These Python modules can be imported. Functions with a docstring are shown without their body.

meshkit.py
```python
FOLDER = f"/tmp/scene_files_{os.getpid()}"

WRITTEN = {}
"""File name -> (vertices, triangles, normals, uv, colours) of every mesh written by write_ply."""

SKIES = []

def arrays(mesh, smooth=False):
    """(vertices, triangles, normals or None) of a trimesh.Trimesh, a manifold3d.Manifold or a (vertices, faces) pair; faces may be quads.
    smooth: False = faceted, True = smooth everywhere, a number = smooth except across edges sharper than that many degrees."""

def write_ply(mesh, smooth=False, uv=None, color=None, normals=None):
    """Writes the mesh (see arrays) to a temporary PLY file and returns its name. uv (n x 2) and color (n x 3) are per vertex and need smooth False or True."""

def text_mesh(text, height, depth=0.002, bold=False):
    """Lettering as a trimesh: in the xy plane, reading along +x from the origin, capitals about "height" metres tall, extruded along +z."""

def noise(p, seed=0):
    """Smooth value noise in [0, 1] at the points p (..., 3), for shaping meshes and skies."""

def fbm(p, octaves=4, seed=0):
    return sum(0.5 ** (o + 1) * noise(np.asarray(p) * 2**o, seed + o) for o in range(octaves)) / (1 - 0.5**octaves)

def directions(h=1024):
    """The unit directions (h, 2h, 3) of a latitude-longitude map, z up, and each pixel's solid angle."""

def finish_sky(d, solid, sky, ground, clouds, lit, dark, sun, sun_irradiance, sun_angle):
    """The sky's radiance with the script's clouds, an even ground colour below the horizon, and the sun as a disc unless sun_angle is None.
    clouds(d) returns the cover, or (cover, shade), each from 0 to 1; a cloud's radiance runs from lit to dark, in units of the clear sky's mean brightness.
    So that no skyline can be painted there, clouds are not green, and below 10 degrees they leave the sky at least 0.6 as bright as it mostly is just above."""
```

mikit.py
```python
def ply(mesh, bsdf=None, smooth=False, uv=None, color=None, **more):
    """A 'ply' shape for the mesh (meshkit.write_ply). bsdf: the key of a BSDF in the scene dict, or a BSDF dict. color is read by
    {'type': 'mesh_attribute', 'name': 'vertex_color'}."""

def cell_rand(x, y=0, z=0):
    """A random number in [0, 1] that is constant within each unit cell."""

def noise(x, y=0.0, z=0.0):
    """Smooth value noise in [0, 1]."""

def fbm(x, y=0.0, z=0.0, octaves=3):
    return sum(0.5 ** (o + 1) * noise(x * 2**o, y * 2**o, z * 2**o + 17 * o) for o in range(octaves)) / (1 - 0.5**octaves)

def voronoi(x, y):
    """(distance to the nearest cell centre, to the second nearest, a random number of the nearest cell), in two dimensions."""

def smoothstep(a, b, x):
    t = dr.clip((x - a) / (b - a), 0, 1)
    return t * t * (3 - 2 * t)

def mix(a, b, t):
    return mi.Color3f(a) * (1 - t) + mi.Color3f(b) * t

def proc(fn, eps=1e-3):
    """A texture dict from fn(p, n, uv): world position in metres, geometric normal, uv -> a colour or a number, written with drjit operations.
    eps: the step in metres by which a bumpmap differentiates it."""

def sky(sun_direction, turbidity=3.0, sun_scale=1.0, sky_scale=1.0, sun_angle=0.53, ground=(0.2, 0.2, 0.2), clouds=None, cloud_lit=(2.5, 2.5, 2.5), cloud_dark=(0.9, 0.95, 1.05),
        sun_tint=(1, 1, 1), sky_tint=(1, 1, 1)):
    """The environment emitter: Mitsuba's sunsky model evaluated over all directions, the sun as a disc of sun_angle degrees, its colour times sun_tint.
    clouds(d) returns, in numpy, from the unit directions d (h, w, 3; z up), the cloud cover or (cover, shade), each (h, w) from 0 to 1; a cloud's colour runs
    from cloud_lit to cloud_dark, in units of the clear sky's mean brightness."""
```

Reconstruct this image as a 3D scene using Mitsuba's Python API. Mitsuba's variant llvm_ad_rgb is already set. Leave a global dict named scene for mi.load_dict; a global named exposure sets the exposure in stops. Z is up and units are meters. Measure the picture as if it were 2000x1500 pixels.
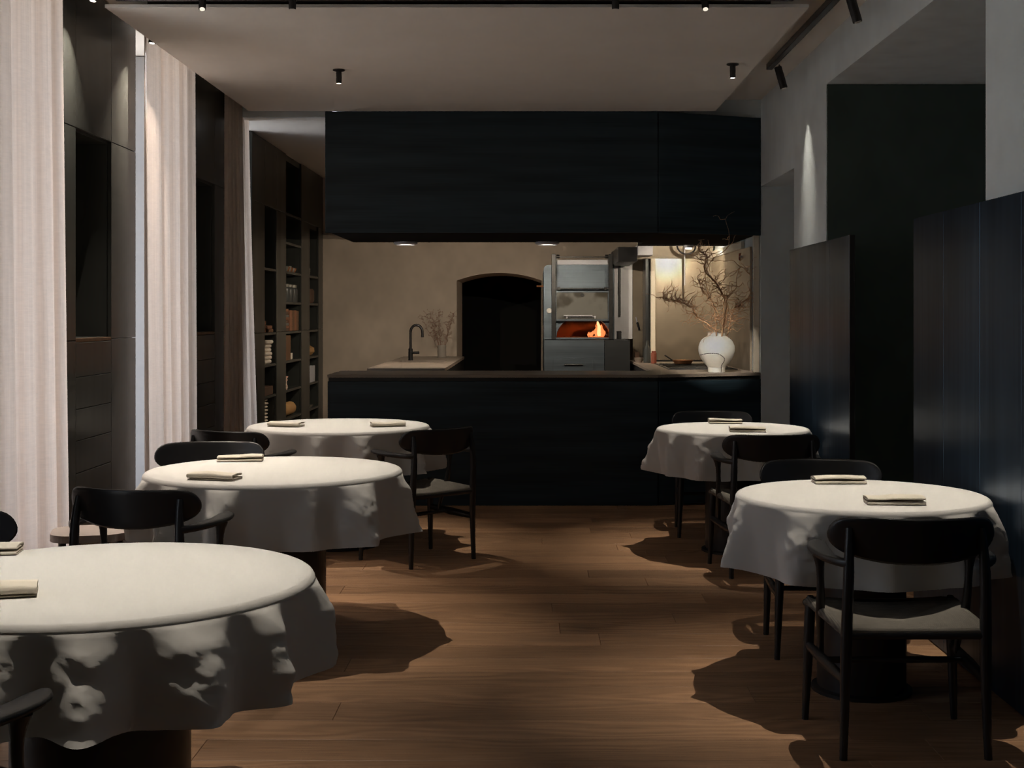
import math, random
import numpy as np, trimesh, drjit as dr, mitsuba as mi, mikit, meshkit
import manifold3d as m3
from shapely.geometry import Polygon, LineString, box as sbox, Point
from mikit import proc, noise, fbm, smoothstep, mix, cell_rand

T = mi.ScalarTransform4f
scene, labels = {}, {}
PI = math.pi
EYE = 1.42

# ------------------------------------------------------------------ camera, sky, exposure
exposure = 0.0
scene['camera'] = {'type': 'perspective', 'fov': 2 * math.degrees(math.atan(1000 / 2600)), 'fov_axis': 'x',
                   'near_clip': 0.05, 'far_clip': 200.0,
                   'principal_point_offset_x': -39 / 2000, 'principal_point_offset_y': 135 / 1500,
                   'to_world': T().look_at(origin=[0, 0, EYE], target=[0, 1, EYE], up=[0, 0, 1])}
SKY = 18.5
SUN = 22.0     # the sun stands behind the building: it lights the street, not the room
scene['sky'] = mikit.sky([0.6, -0.5, 0.62], turbidity=4.0, sun_scale=SUN, sky_scale=SKY, ground=(0.38, 0.43, 0.50),
                         clouds=lambda d: (np.full(d.shape[:2], 0.85), np.full(d.shape[:2], 0.5)),
                         cloud_lit=(0.98, 1.06, 1.16), cloud_dark=(0.84, 0.95, 1.08))
scene['sky']['sampling_weight'] = 9.0
WARM = (1.0, 0.90, 0.75)
LAMP = 16.5      # table downlights, W/sr


def spot(key, p, target, power, cutoff, beam, color=WARM, weight=1.5):
    up = [0, 1, 0] if abs(target[2] - p[2]) > 0.5 * np.linalg.norm(np.subtract(target, p)) else [0, 0, 1]
    scene[key] = {'type': 'spot', 'to_world': T().look_at(origin=list(p), target=list(target), up=up),
                  'intensity': {'type': 'rgb', 'value': [power * c for c in color]}, 'cutoff_angle': cutoff, 'beam_width': beam, 'sampling_weight': float(weight)}


# ------------------------------------------------------------------ materials
def rgb(*c):
    return {'type': 'rgb', 'value': list(c)}


def princ(color, rough=0.5, metal=0.0, spec=0.5, **k):
    c = rgb(*color) if isinstance(color, tuple) else color
    r = rough if isinstance(rough, dict) else float(rough)
    return {'type': 'twosided', 'b': {'type': 'principled', 'base_color': c, 'roughness': r, 'metallic': float(metal), 'specular': float(spec), **k}}


def bumped(inner, fn, scale, eps=1e-3):
    return {'type': 'twosided', 'b': {'type': 'bumpmap', 'arbitrary': proc(fn, eps), 'scale': float(scale), 'b': inner['b']}}


def plaster(base, amp=0.16):
    def f(p, n, uv):
        a = fbm(p.x * 1.7 + 3, p.y * 1.7, p.z * 1.7, 4)
        b = fbm(p.x * 9, p.y * 9, p.z * 5 + 4, 3)
        return mi.Color3f(base) * (1 + amp * 2 * (a - 0.5) + amp * (b - 0.5))
    return f


def plaster_h(p, n, uv):
    return fbm(p.x * 14, p.y * 14, p.z * 9, 3) + 0.3 * noise(p.x * 60, p.y * 60, p.z * 60)


scene['m_plaster'] = bumped(princ(proc(plaster((0.67, 0.735, 0.76))), 0.85, spec=0.2), plaster_h, 0.002)
scene['m_plaster_warm'] = bumped(princ(proc(plaster((0.47, 0.40, 0.335), 0.22)), 0.85, spec=0.2), plaster_h, 0.002)
scene['m_ceiling'] = princ(proc(plaster((0.82, 0.79, 0.74), 0.05)), 0.9, spec=0.2)
scene['m_shaded_plaster'] = princ(proc(plaster((0.055, 0.078, 0.070), 0.3)), 0.7, spec=0.2)  # dark green plaster tone with the shade of the deep opening mixed in
scene['m_reveal'] = princ((0.42, 0.42, 0.43), 0.7)
scene['m_white_paint'] = princ((0.83, 0.82, 0.80), 0.6)
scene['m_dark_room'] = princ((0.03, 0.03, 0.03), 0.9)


def floor_wood(p, n, uv):
    u, v = uv.x, uv.y
    pid = dr.floor(u / 10)
    r1, r2 = cell_rand(pid, 3), cell_rand(pid, 7)
    lu = u - pid * 10
    w = fbm(lu * 1.3 + r1 * 50, v * 5 + r2 * 30, 0, 3)
    ring = 0.5 + 0.5 * dr.sin((v * 95 + w * 34 + r2 * 20))
    fine = fbm(lu * 9 + r2 * 90, v * 260, 1, 2)
    cloud = fbm(lu * 1.0 + r1 * 20, v * 3, 2, 2)
    t = 0.70 + 0.34 * r1 + 0.24 * ring * smoothstep(0.35, 0.65, w) + 0.34 * (fine - 0.5) + 0.28 * (cloud - 0.5)
    return mix((0.095, 0.050, 0.027), (0.37, 0.212, 0.117), dr.clip(t * 1.1 - 0.35, 0, 1))


def floor_h(p, n, uv):
    return fbm(uv.x * 7, uv.y * 220, 0, 2)


scene['m_floor'] = bumped(princ(proc(floor_wood), 0.46, spec=0.4), floor_h, 0.0003)
scene['m_black_wood'] = princ((0.011, 0.011, 0.012), 0.36, spec=0.5)


def cord_dir(uv):
    s = dr.abs(uv.x) / 0.24 > dr.abs(uv.y) / 0.2
    return dr.select(s, uv.x, uv.y), dr.select(s, uv.y, uv.x)


def cord_col(p, n, uv):
    a, b = cord_dir(uv)
    g = 0.5 + 0.5 * dr.sin(a * 2 * PI / 0.0055)
    k = noise(a * 180, b * 30, 0)
    return mix((0.035, 0.032, 0.027), (0.145, 0.13, 0.11), 0.25 + 0.5 * g + 0.25 * k)


scene['m_cord'] = princ(proc(cord_col), 0.8, spec=0.2)
scene['m_cloth'] = bumped(princ((0.45, 0.438, 0.421), 0.9, spec=0.15), lambda p, n, uv: noise(p.x * 420, p.y * 420, p.z * 420) + 0.8 * fbm(p.x * 30, p.y * 30, p.z * 30, 2), 0.00015)
scene['m_napkin'] = princ((0.48, 0.44, 0.372), 0.9, spec=0.15)


def linen(p, n, uv):
    s = noise(uv.x * 60, p.z * 1.5, 3) * 0.5 + noise(uv.x * 300, p.z * 4, 5) * 0.3 + noise(uv.x * 30, p.z * 240, 8) * 0.3
    return mi.Color3f((0.86, 0.745, 0.66)) * (0.86 + 0.2 * s)


scene['m_curtain'] = {'type': 'principledthin', 'base_color': proc(linen), 'roughness': 0.9, 'spec_trans': 0.0, 'diff_trans': 0.9, 'eta': 1.3}


def blued(base, k):
    def f(p, n, uv):
        s = fbm(p.x * 5, p.y * 7 + 2, p.z * 0.5, 3)
        t = fbm(p.x * 60, p.y * 60, p.z * 1.5, 2)
        return mi.Color3f(base) * (1 + k * 2 * (s - 0.5) + k * 0.6 * (t - 0.5))
    return f


def hgrain(base, k):
    def f(p, n, uv):
        s = fbm(p.x * 1.2, p.y * 1.2 + 2, p.z * 14, 3)
        t = fbm(p.x * 3, p.y * 3, p.z * 120, 2)
        return mi.Color3f(base) * (1 + k * 2 * (s - 0.5) + k * 0.8 * (t - 0.5))
    return f


scene['m_blued_steel'] = princ(proc(blued((0.038, 0.070, 0.115), 0.5)), 0.34, metal=0.85, spec=0.5)
scene['m_hood_steel'] = princ(proc(hgrain((0.018, 0.033, 0.045), 0.5)), 0.42, metal=0.3, spec=0.4)
scene['m_grey_wood'] = princ(proc(hgrain((0.30, 0.255, 0.23), 0.3)), 0.5)
scene['m_cabinet'] = princ(proc(blued((0.030, 0.033, 0.030), 0.25)), 0.33, spec=0.5)
scene['m_niche_wood'] = princ(proc(blued((0.085, 0.046, 0.022), 0.5)), 0.45, spec=0.4)
scene['m_stone_top'] = princ(proc(plaster((0.20, 0.165, 0.14), 0.25)), 0.38, spec=0.5)
scene['m_matte_black'] = princ((0.006, 0.006, 0.006), 0.95, spec=0.1)  # even matte black, used for the hood body
scene['m_black_metal'] = princ((0.012, 0.012, 0.013), 0.4, metal=0.2)
scene['m_oven_steel'] = princ(proc(hgrain((0.105, 0.130, 0.155), 0.35)), 0.46, metal=0.9)
scene['m_oven_dark'] = princ((0.05, 0.055, 0.06), 0.4, metal=0.7)
scene['m_pale_steel'] = princ((0.56, 0.57, 0.62), 0.5, metal=0.25)


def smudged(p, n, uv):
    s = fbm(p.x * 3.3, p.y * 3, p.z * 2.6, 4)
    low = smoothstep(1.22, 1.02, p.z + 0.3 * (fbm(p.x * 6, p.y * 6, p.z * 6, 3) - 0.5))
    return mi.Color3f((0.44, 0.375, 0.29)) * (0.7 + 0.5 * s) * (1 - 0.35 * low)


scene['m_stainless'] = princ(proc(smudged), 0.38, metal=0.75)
scene['m_cream'] = princ((0.76, 0.70, 0.58), 0.5)
scene['m_ceramic'] = princ((0.80, 0.765, 0.69), 0.22, spec=0.6, clearcoat=0.6, clearcoat_gloss=0.95)
scene['m_twig'] = princ((0.50, 0.31, 0.18), 0.55)
scene['m_twig_dry'] = princ((0.20, 0.11, 0.075), 0.7)
scene['m_dark_line'] = princ((0.05, 0.03, 0.022), 0.5)
scene['m_pot'] = princ(proc(plaster((0.26, 0.23, 0.20), 0.3)), 0.8)
scene['m_copper'] = princ((0.60, 0.28, 0.14), 0.35, metal=0.9)
scene['m_terracotta'] = princ((0.22, 0.10, 0.055), 0.6)
scene['m_brown_box'] = princ((0.13, 0.068, 0.036), 0.6)
scene['m_leather'] = princ((0.10, 0.06, 0.042), 0.5)
scene['m_paper'] = princ((0.72, 0.65, 0.56), 0.8)
scene['m_pinkpaper'] = princ((0.62, 0.40, 0.32), 0.8)
scene['m_wicker'] = princ((0.42, 0.24, 0.10), 0.6)
scene['m_glassware'] = princ((0.55, 0.55, 0.5), 0.12, metal=0.8)
scene['m_darkjar'] = princ((0.05, 0.055, 0.055), 0.15, spec=0.6)
scene['m_red'] = princ((0.26, 0.075, 0.045), 0.5)
scene['m_fire_brick'] = princ(proc(lambda p, n, uv: mix((0.30, 0.15, 0.09), (0.012, 0.011, 0.010), smoothstep(1.27, 1.36, p.z + 0.07 * (fbm(p.x * 11, p.y * 11, p.z * 8, 3) - 0.5)))), 0.95)
scene['m_log'] = princ((0.09, 0.06, 0.045), 0.9)
scene['m_glass'] = {'type': 'thindielectric', 'int_ior': 1.5}
scene['m_sooty_glass'] = princ(proc(lambda p, n, uv: mix((0.13, 0.13, 0.12), (0.045, 0.04, 0.03), smoothstep(0.45, 0.7, fbm(p.x * 9, p.y, p.z * 9, 3)))), 0.25, spec=0.5)
scene['m_dial'] = princ((0.8, 0.78, 0.74), 0.4)

# ------------------------------------------------------------------ helpers
used = {}


def numbered(key):
    n = used.get(key, -1) + 1
    used[key] = n
    return key if n == 0 else f'{key}_{n:03d}'


def thing(name, label, cat, group=None, kind=None):
    k = numbered(name)
    labels[k] = {'label': label}
    if cat: labels[k]['category'] = cat
    if group: labels[k]['group'] = group
    if kind: labels[k]['kind'] = kind
    return k


def part(parent, name, mesh, mat, smooth=False, uv=None, label=None, kind=None, to=None, **more):
    k = numbered(f'{parent}__{name}')
    d = mesh if isinstance(mesh, dict) else mikit.ply(mesh, mat, smooth=smooth, uv=uv, **more)
    if to is not None: d = {**d, 'to_world': to}
    scene[k] = d
    if label or kind:
        labels[k] = {}
        if label: labels[k]['label'] = label
        if kind: labels[k]['kind'] = kind
    return k


def one(name, mesh, mat, label, cat, group=None, smooth=False, uv=None, kind=None, to=None):
    k = thing(name, label, cat, group, kind)
    d = mesh if isinstance(mesh, dict) else mikit.ply(mesh, mat, smooth=smooth, uv=uv)
    if to is not None: d = {**d, 'to_world': to}
    scene[k] = d
    return k


def struct(name, mesh, mat, label, **k):
    return one(name, mesh, mat, label, None, kind='structure', **k)


def bx(x0, x1, y0, y1, z0, z1, b=0.0):
    if b <= 0:
        m = trimesh.creation.box((x1 - x0, y1 - y0, z1 - z0))
        m.apply_translation(((x0 + x1) / 2, (y0 + y1) / 2, (z0 + z1) / 2))
        return m
    pts = []
    for i in (0, 1):
        for j in (0, 1):
            for k in (0, 1):
                c = np.array([(x0, x1)[i], (y0, y1)[j], (z0, z1)[k]], float)
                s = np.array([1 - 2 * i, 1 - 2 * j, 1 - 2 * k]) * b
                for a in range(3):
                    q = c + s
                    q[a] = c[a]
                    pts.append(q)
    return trimesh.convex.convex_hull(np.array(pts))


def cyl(p, r, h, n=28, b=0.0):
    prof = [(0, 0), (r - b, 0), (r, b), (r, h - b), (r - b, h), (0, h)] if b > 0 else [(0, 0), (r, 0), (r, h), (0, h)]
    return lathe(prof, p, n)


def lathe(prof, p=(0, 0, 0), n=40):
    a = np.arange(n) * 2 * PI / n
    V, F, rows = [], [], []
    for r, z in prof:
        if r <= 1e-6:
            rows.append([len(V)]); V.append((0, 0, z))
        else:
            rows.append(list(range(len(V), len(V) + n)))
            V += [(r * math.cos(t), r * math.sin(t), z) for t in a]
    for A, B in zip(rows, rows[1:]):
        for i in range(n):
            j = (i + 1) % n
            if len(A) == 1 and len(B) == 1: continue
            if len(A) == 1: F.append((A[0], B[j], B[i]))
            elif len(B) == 1: F.append((A[i], A[j], B[0]))
            else: F += [(A[i], A[j], B[j]), (A[i], B[j], B[i])]
    m = trimesh.Trimesh(np.array(V, float) + np.array(p), np.array(F), process=False)
    return m


def tube(pts, rad, sides=10, squash=None):
    p = np.asarray(pts, float)
    r = np.broadcast_to(np.asarray(rad, float), (len(p),))
    t = np.gradient(p, axis=0); t /= np.linalg.norm(t, axis=1, keepdims=True) + 1e-12
    up = np.array([0, 0, 1.0]) if abs(t[0][2]) < 0.9 else np.array([0, 1.0, 0])
    a = np.cross(t[0], up); a /= np.linalg.norm(a)
    V, ang = [], np.arange(sides) * 2 * PI / sides
    for i in range(len(p)):
        a = a - t[i] * np.dot(a, t[i]); a /= np.linalg.norm(a)
        b = np.cross(t[i], a)
        sq = 1.0 if squash is None else squash
        V.append(p[i] + r[i] * (np.cos(ang)[:, None] * a + sq * np.sin(ang)[:, None] * b))
    V = np.vstack(V); n = len(p); F = []
    for i in range(n - 1):
        for j in range(sides):
            k = (j + 1) % sides
            F += [(i * sides + j, i * sides + k, (i + 1) * sides + k), (i * sides + j, (i + 1) * sides + k, (i + 1) * sides + j)]
    V = np.vstack([V, p[:1], p[-1:]])
    for j in range(sides):
        k = (j + 1) % sides
        F += [(n * sides, k, j), (n * sides + 1, (n - 1) * sides + j, (n - 1) * sides + k)]
    return trimesh.Trimesh(V, np.array(F), process=False)


def cat(ms):
    return trimesh.util.concatenate(ms)


def spline(pts, n=24):
    from scipy.interpolate import CubicSpline
    p = np.asarray(pts, float)
    s = np.r_[0, np.cumsum(np.linalg.norm(np.diff(p, axis=0), axis=1))]
    return CubicSpline(s, p)(np.linspace(0, s[-1], n))


def extr(poly, h, axis='z', at=0.0):
    """Extrude a polygon; axis z: (x, y) up by h from at; axis y: polygon in (x, z); axis x: polygon in (y, z)."""
    m = trimesh.creation.extrude_polygon(poly, h, engine='earcut')
    v = m.vertices.copy()
    if axis == 'y': m = trimesh.Trimesh(np.c_[v[:, 0], at + v[:, 2], v[:, 1]], m.faces[:, ::-1], process=False)
    elif axis == 'x': m = trimesh.Trimesh(np.c_[at + v[:, 2], v[:, 0], v[:, 1]], m.faces, process=False)
    else: m.apply_translation((0, 0, at))
    return m


def manif(m):
    return m3.Manifold(m3.Mesh(np.asarray(m.vertices, np.float32), np.asarray(m.faces, np.uint32)))


def cut(solid, *holes):
    a = manif(solid)
    for h in holes: a = a - manif(h)
    q = a.to_mesh()
    return trimesh.Trimesh(q.vert_properties[:, :3], q.tri_verts, process=False)


def refine(m, L):
    q = m3.Manifold(m3.Mesh(np.asarray(m.vertices, np.float32), np.asarray(m.faces, np.uint32))).refine_to_length(L).to_mesh()
    return trimesh.Trimesh(q.vert_properties[:, :3].astype(float), q.tri_verts, process=False)


# ------------------------------------------------------------------ room shell
XL, XR, CEIL, XC = -2.64, 1.762, 3.076, -2.244      # outer left wall, right wall face, ceiling, cabinet fronts
YB, YF = -3.0, 14.3
WINS = [(3.24, 4.22), (5.39, 6.37), (7.54, 8.52), (10.04, 10.67)]

fl = struct('floor', bx(XL - 0.2, 3.3, YB, YF + 1.2, -0.2, -0.014), 'm_floor', 'oak floor', uv=None)
v = trimesh.creation.box((1, 1, 1))
rng = random.Random(4)
row, y, pid = 0, 1.5, 1
while y < 9.86:
    x = XL + 0.04 - rng.uniform(0.1, 1.9)
    while x < XR + 0.9:
        L = rng.choice([1.9, 2.1, 2.2, 2.4])
        a, b = max(x, XL), min(x + L, XR - 0.002 if not 5.2 < y < 7.9 else XR + 1.0)
        if b - a > 0.05:
            dz = rng.uniform(-0.0004, 0.0)
            m = bx(a + 0.0007, b - 0.0007, y + 0.0007, y + 0.2103, -0.013, dz, 0.0014)
            uv = np.c_[m.vertices[:, 0] - x + pid * 10 + 1, m.vertices[:, 1]]
            part(fl, 'plank', m, 'm_floor', uv=uv)
            pid += 1
        x += L
    y += 0.211

# left exterior wall with window openings
wl = bx(XL - 0.25, XL, YB, YF + 0.2, -0.1, CEIL + 0.1)
struct('wall_left', cut(wl, *[bx(XL - 0.4, XL + 0.1, a + 0.04, b - 0.04, 0.12, 2.96) for a, b in WINS]), 'm_white_paint', 'white window wall behind the curtains and cabinets')
for i, (a, b) in enumerate(WINS):
    w = thing(f'window_{i + 1}', 'tall glazed window in the left wall', None, kind='structure')
    fx0, fx1 = XL - 0.12, XL - 0.07
    fr = cut(bx(fx0, fx1, a + 0.04, b - 0.04, 0.12, 2.96), bx(fx0 - 0.1, fx1 + 0.1, a + 0.09, b - 0.09, 0.17, 2.28), bx(fx0 - 0.1, fx1 + 0.1, a + 0.09, b - 0.09, 2.34, 2.91))
    part(w, 'frame', fr, 'm_white_paint')
    for ya, yb in ((a + 0.002, a + 0.014), (b - 0.014, b - 0.002)):
        part(w, 'reveal', bx(XL + 0.001, XC - 0.024, ya, yb, 0.0, CEIL - 0.006 if b < 10 else 2.89), 'm_reveal', label='painted reveal board')
    for z0, z1 in ((0.17, 2.28), (2.34, 2.91)):
        xg = (fx0 + fx1) / 2
        part(w, 'pane', (np.array([[xg, a + 0.09, z0], [xg, b - 0.09, z0], [xg, b - 0.09, z1], [xg, a + 0.09, z1]]), np.array([[0, 1, 2], [0, 2, 3]])), 'm_glass')

# right wall: thick masonry with a deep tall opening and a low doorway
wr = cut(bx(XR, 3.3, YB, YF + 0.2, -0.1, CEIL + 0.1),
         bx(XR - 0.3, 3.0, 5.17, 7.97, -0.2, 2.80), bx(XR - 0.3, 2.9, 8.95, 10.25, -0.2, 2.407))
struct('wall_right', wr, 'm_plaster', 'rough grey plaster wall with a deep tall opening and a low doorway')
part('wall_right', 'opening_shade_sheet', bx(XR + 0.004, 2.99, 7.955, 7.969, -0.013, 2.798, 0.001), 'm_shaded_plaster', label='added dark green sheet carrying the shade on the far side of the opening')  # added sheet: shade on the unlit plaster is put into its colour
struct('wall_front', bx(XL - 0.25, 3.3, YB - 0.2, YB, -0.1, CEIL + 0.1), 'm_plaster', 'grey plaster wall behind the viewer')
# back wall with segmental arch
ax0, ax1, zs, za = -0.8085, 0.105, 1.788, 1.871
cx, hw = (ax0 + ax1) / 2, (ax1 - ax0) / 2
arch = [(ax0, -0.2), (ax1, -0.2)] + [(cx + hw * math.cos(t), zs + (za - zs) * math.sin(t)) for t in np.linspace(0, PI, 25)]
Rr = (hw * hw + (za - zs) ** 2) / (2 * (za - zs))
ta = math.asin(hw / Rr)
arch = [(ax0, -0.2), (ax1, -0.2)] + [(cx + Rr * math.sin(t), za - Rr + Rr * math.cos(t)) for t in np.linspace(ta, -ta, 25)]
struct('wall_back', cut(bx(XL, XR + 0.3, YF, YF + 1.15, -0.1, CEIL), extr(Polygon(arch), 1.6, 'y', YF - 0.2)), 'm_plaster_warm', 'warm grey plaster kitchen wall with a dark arched doorway')
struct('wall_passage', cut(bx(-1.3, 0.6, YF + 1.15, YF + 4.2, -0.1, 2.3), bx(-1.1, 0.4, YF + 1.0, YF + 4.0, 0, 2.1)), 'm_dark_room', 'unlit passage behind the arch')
# ceilings
ce = struct('ceiling', bx(XL - 0.25, 3.3, YB - 0.2, 10.35, CEIL, CEIL + 0.1), 'm_ceiling', 'pale plaster ceiling')
part(ce, 'lowered_panel', bx(-2.107, 1.366, 6.565, 9.9, 2.935, 2.953, 0.002), 'm_ceiling', label='large lowered flat ceiling panel')
part(ce, 'hanger_box', bx(-1.95, 1.21, 6.75, 9.9, 2.953, CEIL), 'm_dark_room')
part(ce, 'kitchen_ceiling', cat([bx(XL, -1.5, 10.0, YF, 2.897, 2.95), bx(-1.5, XR + 0.3, 10.351, YF, 2.897, 2.95)]), 'm_white_paint', label='lower kitchen ceiling')
struct('wall_header', cat([bx(XL, -1.5, 9.93, 10.0, 2.897, CEIL), bx(-1.5, XR, 10.25, 10.35, 2.85, CEIL)]), 'm_plaster', 'plaster header above the steel hood')

# ------------------------------------------------------------------ left cabinets
def face(parent, name, y0, y1, z0, z1, mat='m_cabinet', x=XC, g=0.0018):
    return part(parent, name, bx(x - 0.02, x, y0 + g, y1 - g, z0 + g, z1 - g, 0.0015), mat)


JZ, NZ = 2.342, 1.293


def cabinet(y0, y1, n0, n1, label, extra=()):
    c = thing('wall_cabinet', label, 'cabinet', 'dark cabinets on the window wall')
    body = cut(bx(XL + 0.002, XC - 0.0215, y0, y1, 0, CEIL - 0.004), bx(XC - 0.33, XC + 0.1, n0 + 0.012, n1 - 0.012, NZ + 0.012, JZ - 0.012))
    part(c, 'carcass', body, 'm_cabinet')
    ed = [n1, *extra, y1]
    for a, b in [(y0, n0), (n0, n1)] + list(zip(ed, ed[1:])):
        face(c, 'upper_door', a, b, JZ, CEIL - 0.006)
        if (a, b) != (n0, n1):
            face(c, 'door', a, b, NZ, JZ)
            face(c, 'door', a, b, 0.06, NZ)
    part(c, 'niche_lining', bx(XC - 0.328, XC - 0.318, n0 + 0.013, n1 - 0.013, NZ + 0.013, JZ - 0.013), 'm_niche_wood', label='brown wooden back of the open niche')
    part(c, 'niche_shelf', bx(XC - 0.328, XC - 0.001, n0 + 0.002, n1 - 0.002, NZ - 0.008, NZ + 0.010, 0.001), 'm_niche_wood', label='brown bottom board of the open niche')
    zs_ = [0.06, 0.16, 0.32, 0.478, 0.637, 0.797, 0.953, 1.112, NZ - 0.009]
    for a, b in zip(zs_, zs_[1:]):
        face(c, 'drawer', n0, n1, a, b)
    return c


cabinet(6.37, 7.54, 6.55, 7.10, 'tall dark cabinet with open niche and drawers, left of the middle curtain')
cabinet(8.52, 10.04, 8.80, 9.42, 'tall dark cabinet with open niche, between the middle and the far curtain', (9.69,))
for a, b in ((4.22, 5.39), (1.0, 3.24)):
    one('wall_cabinet', bx(XL + 0.002, XC, a, b, 0, CEIL - 0.004, 0.002), 'm_cabinet', 'tall dark cabinet nearest the viewer at the left wall' if a < 4 else 'tall dark cabinet behind the nearest curtain', 'cabinet', 'dark cabinets on the window wall')

# ------------------------------------------------------------------ shelving unit beyond the last window
sh = thing('shelving_unit', 'tall dark built-in shelving with doors beside the kitchen', 'shelves')
bays = [(11.18, 11.69, JZ, 0.2), (12.15, 12.96, 2.84, 0.2), (13.44, 13.99, 2.30, 0.2)]
sbody = cut(bx(XL + 0.002, XC - 0.0215, 10.67, YF - 0.002, 0, 2.895), *[bx(XC - 0.36, XC + 0.1, a, b, z0, z1) for a, b, z1, z0 in bays])
part(sh, 'carcass', sbody, 'm_cabinet')
for a, b in ((10.67, 11.18), (11.18, 11.69), (11.69, 12.15), (12.96, 13.44), (13.44, 13.99), (13.99, YF - 0.01)):
    face(sh, 'upper_door', a, b, JZ, 2.892)
for a, b in ((10.67, 11.18), (11.69, 12.15), (12.96, 13.44), (13.99, YF - 0.01)):
    face(sh, 'door', a, b, 1.27, JZ)
    face(sh, 'door', a, b, 0.06, 1.27)
LV = [0.468, 0.730, 0.998, 1.268, 1.540, 1.820, 2.090, 2.360]
for bi, (a, b, zt, zb) in enumerate(bays):
    for z in ([LV[0], LV[1], LV[2], LV[3], LV[5]] if bi == 0 else LV if bi == 1 else LV[:6]):
        part(sh, 'shelf', bx(XC - 0.358, XC - 0.003, a + 0.001, b - 0.001, z - 0.022, z, 0.0015), 'm_cabinet')

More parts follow.
